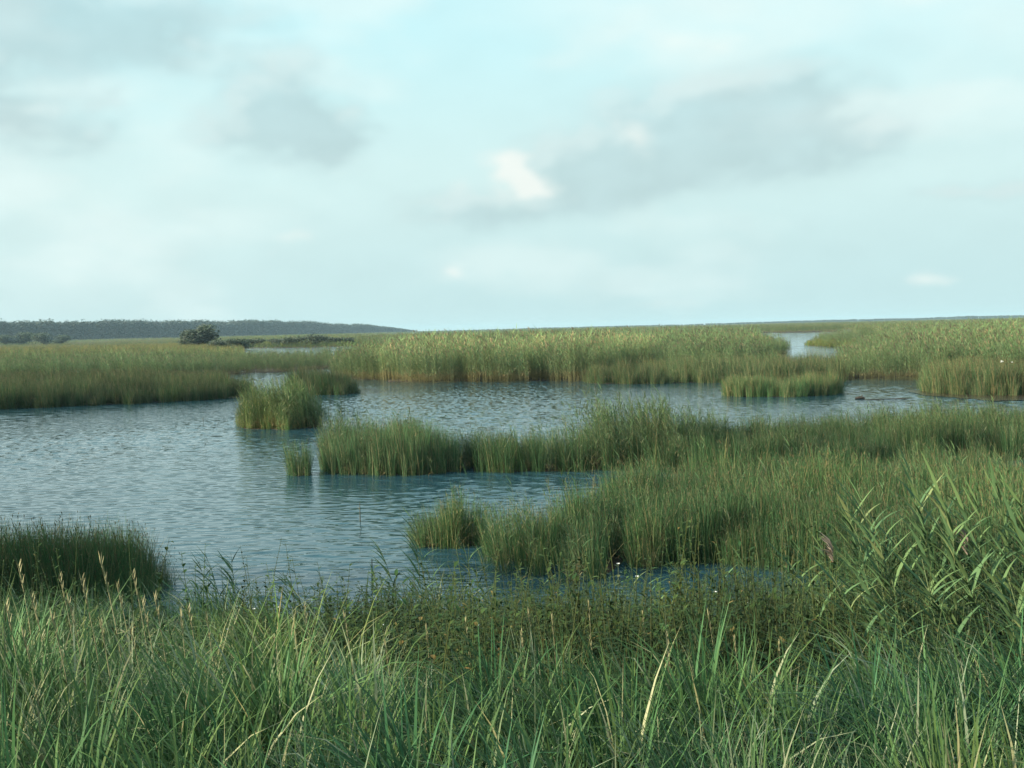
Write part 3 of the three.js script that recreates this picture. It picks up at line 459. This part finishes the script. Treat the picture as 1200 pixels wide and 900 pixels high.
{
  // the wood behind the meadow: its edge runs away from us to the right
  const g = FAR_GROUP(thing('forest', 'long hazy blue green wood on the horizon at the left', 'forest', new THREE.Vector3(-300, 0, -1500))), r = rngOf(61), list = [], trunks = [];
  const geos = [1, 2, 3].map((k) => crownGeometry(500 + k, 6.5, 8, 750, 1.0, [0.028, 0.054, 0.030], 7)), tg = [trunkGeometry(550, 9, 0.4, 4, 3)];
  for (let k = 0; k < 2600; k++) {
    const px = lerp(-90, 489, Math.pow(r(), 0.72)), d = table([[-90, 1050], [0, 1130], [150, 1270], [300, 1560], [400, 1900], [470, 2150], [490, 2250]], px) + 260 * r() * r() + 25 * r(), x = azimOf(px) * d, hh = table([[-90, 26], [0, 25], [330, 25.5], [400, 21], [440, 17], [470, 10.5], [490, 4]], px) * (0.84 + 0.26 * fbm(px * 0.09, 1, 3, 3) + 0.16 * (r() - 0.5)) / 17;
    const p = new THREE.Vector3(x + 300, 0.1, -d + 1500), b = 0.8 + 0.4 * r();
    list.push({ p, s: hh * (0.9 + 0.3 * r()), sy: hh, yaw: r() * 6.3, v: Math.floor(r() * 3), tint: [b, b * (0.95 + 0.1 * r()), b] }); trunks.push({ p, s: hh, yaw: r() * 6.3, v: 0, tint: [1, 1, 1] });
  }
  scatter('crowns', geos, crownMat, list, g); scatter('trunks', tg, barkMat, trunks, g);
  const far = FAR_GROUP(thing('distant_treeline', 'thin dark treeline on the horizon above the reed flats', 'treeline', new THREE.Vector3(700, 0, -2900))), fl = [];
  for (let k = 0; k < 1500; k++) { const px = lerp(505, 1330, r()), d = 2700 + 300 * r(), hh = table([[505, 2.0], [640, 4.5], [800, 4.0], [900, 6], [1050, 8], [1200, 9.5], [1330, 10]], px) * (0.7 + 0.6 * fbm(px * 0.03, 4, 3, 9)) / 17, b = 0.8 + 0.4 * r(); fl.push({ p: new THREE.Vector3(azimOf(px) * d - 700, 0.1, -d + 2900), s: hh * 1.6, sy: hh, yaw: r() * 6.3, v: Math.floor(r() * 3), tint: [b, b, b] }); }
  scatter('crowns', geos, crownMat, fl, far);
}
function tree(name, label, category, pos, s, crown, trunk, sy = s, turn = 0, group) { const t = thing(name, label, category, pos, turn, group); t.scale.set(s, sy, s); part('trunk', trunk, barkMat, t); part('crown', crown, crownMat, t); return t; }
{
  const willow = crownGeometry(611, 5.6, 3.1, 5200, 0.36, [0.060, 0.095, 0.045], 13), wt = trunkGeometry(612, 3.0, 0.3, 5, 3);
  const p = at(232, 407.5); tree('willow_tree', 'lone round grey green tree on the meadow before the wood', 'tree', p, 1.15, willow, wt);
  const bush = crownGeometry(621, 3.4, 1.7, 2600, 0.22, [0.060, 0.098, 0.046], 11), bt = trunkGeometry(622, 1.4, 0.1, 5, 1.4);
  for (const [px, py, s, sy, lab] of [[214, 408, 0.8, 0.75, 'low bush tucked against the left foot of the lone round tree'], [262, 410, 1.2, 0.75, 'wide pale bush just right of the lone round tree'], [279, 410, 0.9, 0.85, 'dark bush at the left end of the thin far channel']])
    tree('bush', lab, 'bush', at(px, py), s, bush, bt, sy, px * 0.7);
  for (const [px, py, s, sy] of [[300, 406.5, 1.1, 0.75], [322, 406, 1.0, 0.7], [345, 406.5, 1.2, 0.85], [366, 406, 1.3, 1.0], [384, 405, 1.0, 0.75], [405, 404.5, 1.1, 0.7]])
    tree('bush', 'dark low bush in the row beyond the thin far channel', 'bush', at(px, py), s, bush, bt, sy, px * 0.7, 'bushes beyond the far channel');
  for (const [px, d, s] of [[8, 640, 2.0], [30, 650, 2.4], [52, 640, 2.2], [74, 660, 1.8], [-20, 640, 2.2]])
    tree('bush', 'dark tall scrub at the left foot of the wood', 'bush', new THREE.Vector3(azimOf(px) * d, 0, -d), s, bush, bt, s * 1.05, px, 'scrub before the wood');
  // added trees, out of view at the left, placed to shade the near bank
  const shadeCrown = crownGeometry(631, 4.2, 3.6, 3600, 0.26, [0.055, 0.085, 0.035], 14), rt = trunkGeometry(632, 4.2, 0.26, 6, 2.6);
  for (const [x, z, s] of [[-18.0, -8.6, 0.92], [-20.5, -1.2, 0.72]])
    tree('added_shade_tree', 'added leafy tree out of view, placed to shade the near bank', 'tree', new THREE.Vector3(x, groundY(x, z), z), s, shadeCrown, rt, s, x, 'added shade trees');
}

// ---------------------------------------------------------------- near bank
const GRASS = [1, 2, 3, 4, 5, 6].map((k) => grassPatch(700 + k, k % 2 ? 1700 : 2300, 0.8, { h: k % 2 ? 0.66 : 0.54, w: k % 2 ? 0.0060 : 0.0036, dry: k % 2 ? 0.08 : 0.26, tussocks: 19 }));
const LONGGRASS = [1, 2, 3, 4].map((k) => grassPatch(720 + k, 420, 0.8, { h: 1.0, w: 0.0058, dry: 0.20, tussocks: 14, green: [0.080, 0.150, 0.050] }));
const HERBS = [1, 2, 3, 4, 5].map((k) => {   // a square of undergrowth: herbs of uneven height with gaps
  const r = rngOf(740 + k), out = [];
  for (let m = 0; m < 14; m++) {
    const x = (r() - 0.5) * 0.9, z = (r() - 0.5) * 0.9, pale = r(), broad = r() < 0.35;
    herb(7400 + k * 40 + m, { h: 0.5 + 0.65 * r(), stems: 2, leaves: 19, leafLen: broad ? 0.11 : 0.085, leafW: broad ? 0.022 : 0.010, tone: mix3([0.024, 0.054, 0.017], [0.080, 0.130, 0.036], Math.pow(pale, 2.5)) }, (_, q) => { for (let i = 0; i < q.p.length; i += 3) { q.p[i] += x; q.p[i + 2] += z; } out.push(q); });
  }
  return join(out).build();
});
{
  const r = rngOf(81), g = FAR_GROUP(thing('grass', 'long cool green grass covering the near bank', 'grass', new THREE.Vector3(0, 1.2, -5))), short = [], long = [];
  for (let d = 2.4; d < 12.2; d += 0.5) for (let x = -(d * 0.58 + 0.8); x < d * 0.58 + 0.8; x += 0.5) {
    const X = x + (r() - 0.5) * 0.4, D = d + (r() - 0.5) * 0.4, edgeD = 5.6 + 0.5 * (fbm(X * 0.9, 2, 3, 50) - 0.5) * 2 + (X < -1.4 ? 0.9 : 0), slope = Math.atan((groundY(X, -D + 0.25) - groundY(X, -D - 0.25)) / 0.5);
    const n = fbm(X * 0.8, D * 0.8, 3, 51), b = (0.85 + 0.3 * r()) * (0.7 + 0.6 * n), w = (fbm(X * 0.7 + 9, D * 0.7, 3, 52) - 0.5) * 1.4 + (X < -1.0 ? 0.2 : 0), tint = [b * (1 + 0.5 * w), b * (1 + 0.1 * w), b * (1 - 0.4 * w)];
    const q = { p: new THREE.Vector3(X, groundY(X, -D) - 1.2, -D + 5), yaw: (r() - 0.5) * 1.8, tx: slope, tint };
    if (D < edgeD) { const s = 0.7 + 0.55 * n + 0.15 * (r() - 0.5); short.push({ ...q, s: 0.95, sy: s, v: Math.floor(r() * 6) }); }
    const az = X / D, left = az < -0.19 + 0.1 * (vnoise(D * 0.9, 3, 4) - 0.5), right = az > 0.26;
    if (D > 4.4 && ((left && r() < 0.8) || (right && r() < 0.4) || r() < 0.04)) { const s = (0.42 + 0.6 * n) * (D > 9 ? 0.85 : 1) * (0.85 + 0.3 * r()); long.push({ ...q, s: 0.95, sy: s, v: Math.floor(r() * 4) }); }
  }
  scatter('grass_tufts', GRASS, bladeMat, short, g); scatter('long_grass_tufts', LONGGRASS, bladeMat, long, g);
  const u = FAR_GROUP(thing('undergrowth', 'dark tangle of leafy herbs along the water edge', 'undergrowth', new THREE.Vector3(0, 0.5, -9))), hl = [];
  for (let d = 5.6; d < 12.2; d += 0.42) for (let x = -(d * 0.58 + 0.8); x < d * 0.58 + 0.8; x += 0.40) {
    const X = x + (r() - 0.5) * 0.4, D = d + (r() - 0.5) * 0.4; if (X / D < -0.19 && r() < 0.7) continue; if (D < 10.8 && fbm(X * 0.9, D * 0.9, 2, 57) < 0.35) continue;
    const s = (0.55 + 0.75 * fbm(X * 0.7, D * 0.7, 3, 54)) * table([[6, 1.1], [7.5, 1.08], [9, 0.88], [10, 0.72], [11, 0.66], [12, 0.58]], D), b = (0.8 + 0.4 * r()) * (0.75 + 0.5 * fbm(X * 1.2, D + 30, 3, 55)), w = fbm(X * 0.9 + 20, D * 0.9, 3, 56) - 0.5, slope = Math.atan((groundY(X, -D + 0.25) - groundY(X, -D - 0.25)) / 0.5);
    hl.push({ p: new THREE.Vector3(X, Math.max(groundY(X, -D), -0.15) - 0.5, -D + 9), s: 0.9, sy: s, yaw: r() * 6.3, v: Math.floor(r() * 5), tint: [b * (1 + 0.7 * w), b, b * (1 - 0.4 * w)] });
  }
  scatter('leafy_stems', HERBS, foliage, hl, u);
}

// ---------------------------------------------------------------- single plants
const leafMats = [[0.085, 0.155, 0.066], [0.105, 0.170, 0.066], [0.070, 0.135, 0.060], [0.16, 0.20, 0.085]].map((c, k) => new THREE.MeshPhysicalMaterial({ name: `reed_leaf_${k}`, color: col(...c), roughness: 0.75, specularIntensity: 0.35, side: THREE.DoubleSide }));
const strawMat = new THREE.MeshStandardMaterial({ name: 'straw', color: col(0.27, 0.25, 0.13), roughness: 0.8, side: THREE.DoubleSide });
const greenStemMat = new THREE.MeshStandardMaterial({ name: 'green_stem', color: col(0.12, 0.155, 0.06), roughness: 0.7 });
const plumeMat = new THREE.MeshStandardMaterial({ name: 'plume', color: col(0.25, 0.20, 0.16), roughness: 1, side: THREE.DoubleSide });
const petalMat = new THREE.MeshStandardMaterial({ name: 'petal', color: col(0.75, 0.75, 0.70), roughness: 0.8, side: THREE.DoubleSide });
function plantParts(seed, o, kind) {   // the pieces of one plant as geometries to be shared by its copies
  const list = []; const put = (n, b) => list.push([n, b.build()]);
  if (kind === 'reed') reed(rngOf(seed), o, put); else herb(seed, o, put);
  return list;
}
const REED_PLANTS = [0, 1, 2, 3, 4, 5].map((k) => plantParts(900 + k, { h: 1.5, lean: 0.12 + 0.05 * (k % 3), leaves: 17, leafLen: 0.38, leafW: 0.0115, leafSeg: 6, droop: 0.72, plumeLen: 0.55, fold: 0.35, sides: 6, rad: 0.0045, from: 0.25, deadBelow: 0.2, blown: 0.75, plume: k === 2 ? 1 : 0, plumeN: 14 }, 'reed'));
function reedPlant(px, py, d, label, group, v = 0) {
  const top = atDist(px, py, d), x = top.x + 0.16, z = -d, y = Math.max(groundY(x, z), -0.25), s = (top.y - y) / 1.44, r = rngOf(Math.round(px * 31 + py)), g = thing('reed_plant', label, 'reed', new THREE.Vector3(x, y, z), (r() - 0.5) * 0.9, group);
  g.scale.set(Math.max(1.05, s), s, Math.max(1.05, s));
  for (const [n, geo] of REED_PLANTS[v % 6]) part(n, geo, n === 'stem' ? greenStemMat : n === 'plume' ? plumeMat : leafMats[r() < 0.05 ? 3 : Math.floor(r() * 3)], g);
}
const RIGHT = 'broad leaved green reed at the right end of the bank, leaves blown aside';
[[1018, 575, 6.6, 0], [1063, 556, 7.0, 1], [992, 600, 6.9, 3], [1048, 606, 6.3, 4], [1122, 572, 6.6, 5], [1090, 604, 6.2, 0], [1166, 580, 6.8, 1], [1192, 588, 6.4, 3], [1142, 615, 6.1, 4], [1104, 645, 6.4, 5], [1172, 640, 6.0, 0], [1030, 650, 6.1, 3], [1198, 655, 5.7, 4], [1075, 668, 5.9, 1], [1130, 672, 5.8, 3], [1212, 610, 6.2, 5], [1010, 690, 5.9, 4], [1155, 700, 5.6, 0], [1000, 625, 6.4, 1], [1075, 585, 6.8, 3], [1108, 600, 6.9, 4], [1150, 590, 6.5, 5], [1182, 612, 6.2, 0], [1040, 690, 5.8, 5], [1090, 700, 5.7, 3], [960, 668, 6.8, 4], [1180, 690, 5.5, 1], [1222, 570, 6.6, 3], [1035, 596, 7.2, 4], [1052, 630, 6.9, 5], [1095, 575, 7.1, 1], [1112, 625, 6.6, 3], [1135, 580, 7.0, 0], [1160, 612, 6.9, 4], [1178, 574, 7.2, 5], [1205, 580, 6.9, 1], [1120, 690, 5.6, 4], [1060, 710, 5.6, 0], [980, 640, 7.2, 5], [1200, 700, 5.3, 3], [1145, 650, 6.2, 1], [1085, 640, 6.6, 4], [1005, 655, 6.8, 0]].forEach(([x, y, d, v]) => reedPlant(x, y, d, RIGHT, 'reeds at the right end of the bank', v));
reedPlant(1040, 640, 6.7, 'reed with a drooping pinkish plume among the broad leaved reeds', undefined, 2); reedPlant(1190, 622, 6.9, 'plumed reed standing apart behind the broad leaved reeds', undefined, 2);
[[452, 637, 12.4, 0, 'slender upright reed in the shallows left of the tan reed tuft'], [476, 606, 12.1, 3, 'leaning reed in the shallows directly before the tan reed tuft'], [498, 648, 11.9, 4, 'short reed with spread leaves beside the leaning shallows reed'], [540, 642, 11.8, 1, 'bent leafy reed before the gap between tuft and sedge bed'], [562, 668, 11.7, 5, 'short stout reed under the bent leafy reed']].forEach(([x, y, d, v, l]) => reedPlant(x, y, d, l, undefined, v));
[[245, 645, 11.4, 0], [230, 662, 11.2, 1], [258, 655, 11.5, 3], [274, 668, 11.3, 4], [236, 680, 10.9, 5], [266, 690, 10.8, 0], [300, 692, 11.2, 1], [325, 674, 11.6, 3], [222, 690, 10.7, 4], [286, 700, 10.9, 5]].forEach(([x, y, d, v]) => reedPlant(x, y, d, 'green reed in the bunch at the shore right of the dark sedge clump', 'reeds right of the dark sedge clump', v));

[[348, 678, 11.3, 0], [372, 690, 11.0, 3], [398, 684, 11.4, 5], [428, 676, 11.6, 1], [512, 684, 11.3, 4], [600, 690, 11.0, 0], [632, 682, 11.2, 3], [668, 690, 10.8, 5], [735, 672, 11.2, 1], [770, 682, 10.8, 4], [802, 664, 11.3, 0], [846, 672, 10.6, 3], [880, 652, 10.8, 5], [915, 660, 10.2, 1], [940, 640, 10.4, 0]].forEach(([x, y, d, v]) => reedPlant(x, y, d, 'slender reed shoot poking up through the dark leafy herbs', 'reed shoots among the herbs', v));
function stalkParts(seed) {
  const r = rngOf(seed), list = [], yaw = WIND + (r() - 0.5) * 2, pts = arc([0, 0, 0], yaw, 0.02, 0.22, 1.0, 7), st = new Blades(); st.tube(pts, pts.map((_, k) => 0.0048 - 0.0004 * k), STRAW, 5); list.push(['stem', st.build()]);
  const head = new Blades(), t = pts[7], m = pts[6]; for (let k = 0; k < 16; k++) { const u = k / 15, y = r() * 6.283, p = [lerp(m[0], t[0], u), lerp(m[1], t[1], u) - 0.02, lerp(m[2], t[2], u)]; head.strip(arc(p, y, 0.08, 0.25 + 0.25 * r(), 0.04 + 0.03 * r(), 2), [0.0008, 0.0028, 0.0004], sideOf(y), PALE); } list.push(['seed_head', head.build()]);
  for (let k = 0; k < 4; k++) { const b = new Blades(), i = 1 + k, y = r() * 6.283; b.strip(arc(pts[i], y, 0.2, 1.2 + r(), 0.25 + 0.15 * r(), 5), leafWidths(5, 0.0055), sideOf(y), PALE, 0.3); list.push(['leaf', b.build()]); }
  return list;
}
const STALKS = [0, 1, 2, 3].map((k) => stalkParts(960 + k));
function stalk(px, py, d, label, group, v) {
  const top = atDist(px, py, d), x = top.x + 0.06, y = groundY(x, -d), s = top.y - y, r = rngOf(px * 17 + py), g = thing('tall_grass_stalk', label, 'grass stalk', new THREE.Vector3(x, y, -d), r() * 0.8, group); g.scale.set(Math.max(s, 0.7), s, Math.max(s, 0.7));
  for (const [n, geo] of STALKS[v % 4]) part(n, geo, n === 'leaf' && r() < 0.6 ? leafMats[3] : strawMat, g);
}
[[28, 655, 6.2], [132, 650, 6.0], [163, 664, 6.3], [145, 682, 6.6], [106, 672, 5.8], [88, 696, 5.6], [48, 692, 5.4], [184, 694, 6.2], [12, 700, 5.2], [70, 715, 5.0], [118, 720, 5.1], [205, 712, 5.9], [158, 730, 5.2], [34, 735, 4.8], [78, 668, 6.5], [172, 700, 5.6], [222, 706, 6.2], [240, 716, 5.8]].forEach(([x, y, d], k) => stalk(x, y, d, 'tall pale straw grass stalk rising before the dark sedge clump', 'tall grass stalks before the dark sedge clump', k));
[[358, 706, 6.6], [404, 715, 6.0], [492, 728, 6.2], [540, 722, 6.4], [604, 735, 6.0], [616, 712, 6.5], [640, 716, 6.3], [746, 712, 6.6], [776, 738, 6.0], [830, 715, 6.2], [856, 742, 5.8], [902, 748, 5.9], [320, 742, 5.8], [448, 748, 5.6], [690, 742, 5.9]].forEach(([x, y, d], k) => stalk(x, y, d, 'thin straw grass stalk standing before the dark leafy herbs', 'grass stalks before the dark herbs', k));
stalk(682, 700, 6.6, 'thick tan seeding stalk standing above the leafy herbs', undefined, 2);

const HERB_PLANTS = [0, 1, 2, 3].map((k) => plantParts(980 + k, { h: 0.8, stems: 2, leaves: 13, leafLen: 0.12, leafW: 0.025, tone: [0.07, 0.1, 0.03], flower: k < 2 ? 1 : 0, flowerR: 0.024, petal: [0.75, 0.75, 0.7] }, 'herb'));
const herbMats = [[0.040, 0.075, 0.024], [0.070, 0.110, 0.032], [0.032, 0.060, 0.022], [0.11, 0.115, 0.04]].map((c, k) => new THREE.MeshPhysicalMaterial({ name: `herb_leaf_${k}`, color: col(...c), roughness: 0.7, side: THREE.DoubleSide }));
function herbPlant(px, py, d, flower, label, group) {
  const top = atDist(px, py, d), y = groundY(top.x, -d), s = clamp((top.y - y) / 0.78, 0.5, 1.5), r = rngOf(px * 13 + py), g = thing('leafy_herb', label, 'herb', new THREE.Vector3(top.x, y, -d), r() * 6, group); g.scale.setScalar(s);
  for (const [n, geo] of HERB_PLANTS[(flower ? 0 : 2) + Math.floor(r() * 2)]) part(n, geo, n === 'flower' ? petalMat : n === 'stem' ? greenStemMat : herbMats[r() < 0.06 ? 3 : Math.floor(r() * 3)], g);
}
[[412, 690, 11], [436, 698, 10.6], [468, 702, 10.2], [506, 694, 10.9], [532, 704, 10.1], [590, 706, 9.8], [622, 712, 9.4], [655, 700, 10.3], [700, 686, 10.8], [722, 694, 10.2], [750, 700, 9.6], [786, 690, 10.3], [812, 684, 10.6], [838, 696, 9.6], [866, 680, 10.2], [892, 676, 10.0], [918, 690, 9.2], [944, 682, 9.4], [968, 700, 8.6], [380, 700, 10.4], [352, 706, 10.2]].forEach(([x, y, d]) => herbPlant(x, y, d, false, 'dark green leafy herb at the water edge of the bank', 'leafy herbs at the water edge'));
[[320, 712, 9.8], [246, 742, 8.2], [543, 736, 8.8], [465, 738, 8.8], [724, 672, 11.0], [850, 705, 9.0], [572, 716, 9.6]].forEach(([x, y, d]) => herbPlant(x, y, d, true, 'leafy herb with small white flowers on the bank', 'white flowering herbs'));

// ---------------------------------------------------------------- small things on the water
{
  const rod = (h, lean, seed) => { const b = new Blades(), r = rngOf(seed), pts = arc([0, -0.3, 0], r() * 6, lean * 0.3, lean, h + 0.3, 5); b.tube(pts, [0.012, 0.011, 0.010, 0.009, 0.008, 0.005], [0.10, 0.085, 0.05], 6); return b.build(); };
  for (const [px, py, h, l] of [[422, 611, 0.36, 'thin dark reed stump standing alone in open water'], [436, 690, 0.42, 'short bare stem in the shallows before the bank herbs'], [238, 497, 0.3, 'thin stem poking from the water left of the golden reed island']]) { const t = thing('bare_stem', l, 'stem', at(px, py)); part('stem', rod(h, 0.06, px), new THREE.MeshStandardMaterial({ name: 'dark_stem', color: col(0.06, 0.06, 0.04), roughness: 0.9 }), t); const b = new Blades(); b.strip(arc([0, h * 0.6, 0], 2.6, 0.4, 1.2, 0.12, 3), leafWidths(3, 0.008), sideOf(2.6), STRAW); part('leaf', b.build(), strawMat, t); }
  const log = thing('floating_log', 'short dark log floating in the right water behind the sedge bed', 'log', at(1008, 467.5)), mk = (pts, rads) => { const g = new THREE.TubeGeometry(new THREE.CatmullRomCurve3(pts.map((p) => new THREE.Vector3(...p))), 10, 1, 8), q = g.attributes.position, n = g.attributes.normal; for (let k = 0; k < q.count; k++) { const w = table(rads, Math.floor(k / 9) / 10) - 1; q.setXYZ(k, q.getX(k) + n.getX(k) * w, q.getY(k) + n.getY(k) * w, q.getZ(k) + n.getZ(k) * w); } return g; };
  const wet = new THREE.MeshStandardMaterial({ name: 'wet_wood', color: col(0.045, 0.035, 0.025), roughness: 0.7 });
  part('trunk', mk([[-0.24, 0.03, 0], [0, 0.06, 0.02], [0.22, 0.03, 0]], [[0, 0.01], [0.08, 0.05], [0.6, 0.07], [0.92, 0.05], [1, 0.01]]), wet, log); part('stub', mk([[0.05, 0.08, 0], [0.08, 0.16, 0.02], [0.09, 0.2, 0.03]], [[0, 0.03], [1, 0.012]]), wet, log);
  const twig = thing('floating_branch', 'long thin branch floating beside the short dark log', 'branch', at(1042, 468)); part('limb', mk([[-1.1, 0.01, 0.05], [-0.3, 0.02, 0], [0.5, 0.015, -0.06], [1.2, 0.0, -0.1]], [[0, 0.012], [0.5, 0.02], [1, 0.008]]), wet, twig); part('twig', mk([[0.2, 0.01, 0], [0.5, 0.05, 0.12], [0.7, 0.03, 0.25]], [[0, 0.01], [1, 0.004]]), wet, twig);
  // flat glossy brown sheet on the water beside the right sedge mound
  const a = []; for (let k = 0; k <= 60; k++) { const px = lerp(1064, 1300, k / 60); a.push(at(px, table([[1064, 459.5], [1075, 462], [1110, 466], [1160, 469], [1300, 471]], px) + 1.6 * (fbm(px * 0.07, 2, 4, 6) - 0.5) * 2)); } for (let k = 60; k >= 0; k--) { const px = lerp(1066, 1300, k / 60); a.push(at(px, 457.5 + 3 * smooth(1066, 1150, px))); } const sh = new THREE.Shape(a.map((p) => new THREE.Vector2(p.x, p.z))), sg = new THREE.ShapeGeometry(sh); { const q = sg.attributes.position; for (let k = 0; k < q.count; k++) q.setXYZ(k, q.getX(k), 0.014, q.getY(k)); sg.computeVertexNormals(); }
  const sheet = new THREE.Mesh(sg, new THREE.MeshPhysicalMaterial({ name: 'glossy_brown', color: col(0.050, 0.038, 0.026), roughness: 0.22, side: THREE.DoubleSide })); sheet.name = 'brown_sheet'; tag(sheet, 'flat glossy brown sheet on the water before the rounded sedge mound', 'sheet', null, 'structure'); scene.add(sheet);
  for (const [px, py, d, s, l] of [[1174, 424, 50.6, 1, 'small white flower cluster on top of the rounded sedge mound'], [1186, 424.5, 51, 0.55, 'tiny white flower beside the larger white cluster on the sedge mound']]) {
    const p = atDist(px, py, d), t = thing('white_flowers', l, 'flower', p), r = rngOf(px), b = new Blades(); for (let k = 0; k < 9; k++) for (let m = 0; m < 5; m++) { const c = [(r() - 0.5) * 0.12 * s, (r() - 0.5) * 0.09 * s, (r() - 0.5) * 0.1 * s]; b.strip(arc(c, m * 1.2566, 0.5, 1.4, 0.035 * s, 2), [0.004, 0.017 * s, 0.003], sideOf(m * 1.2566), [0.75, 0.75, 0.7]); } part('petals', b.build(), petalMat, t); const st = new Blades(); st.tube(arc([0.02, -0.9, 0], 3, 0, 0.05, 0.9, 3), [0.006, 0.006, 0.005, 0.004], STRAW, 4); part('stem', st.build(), greenStemMat, t);
  }
}
scene.traverse((o) => { if (o.isMesh) { o.castShadow = true; o.receiveShadow = true; } });
renderer.render(scene, camera);
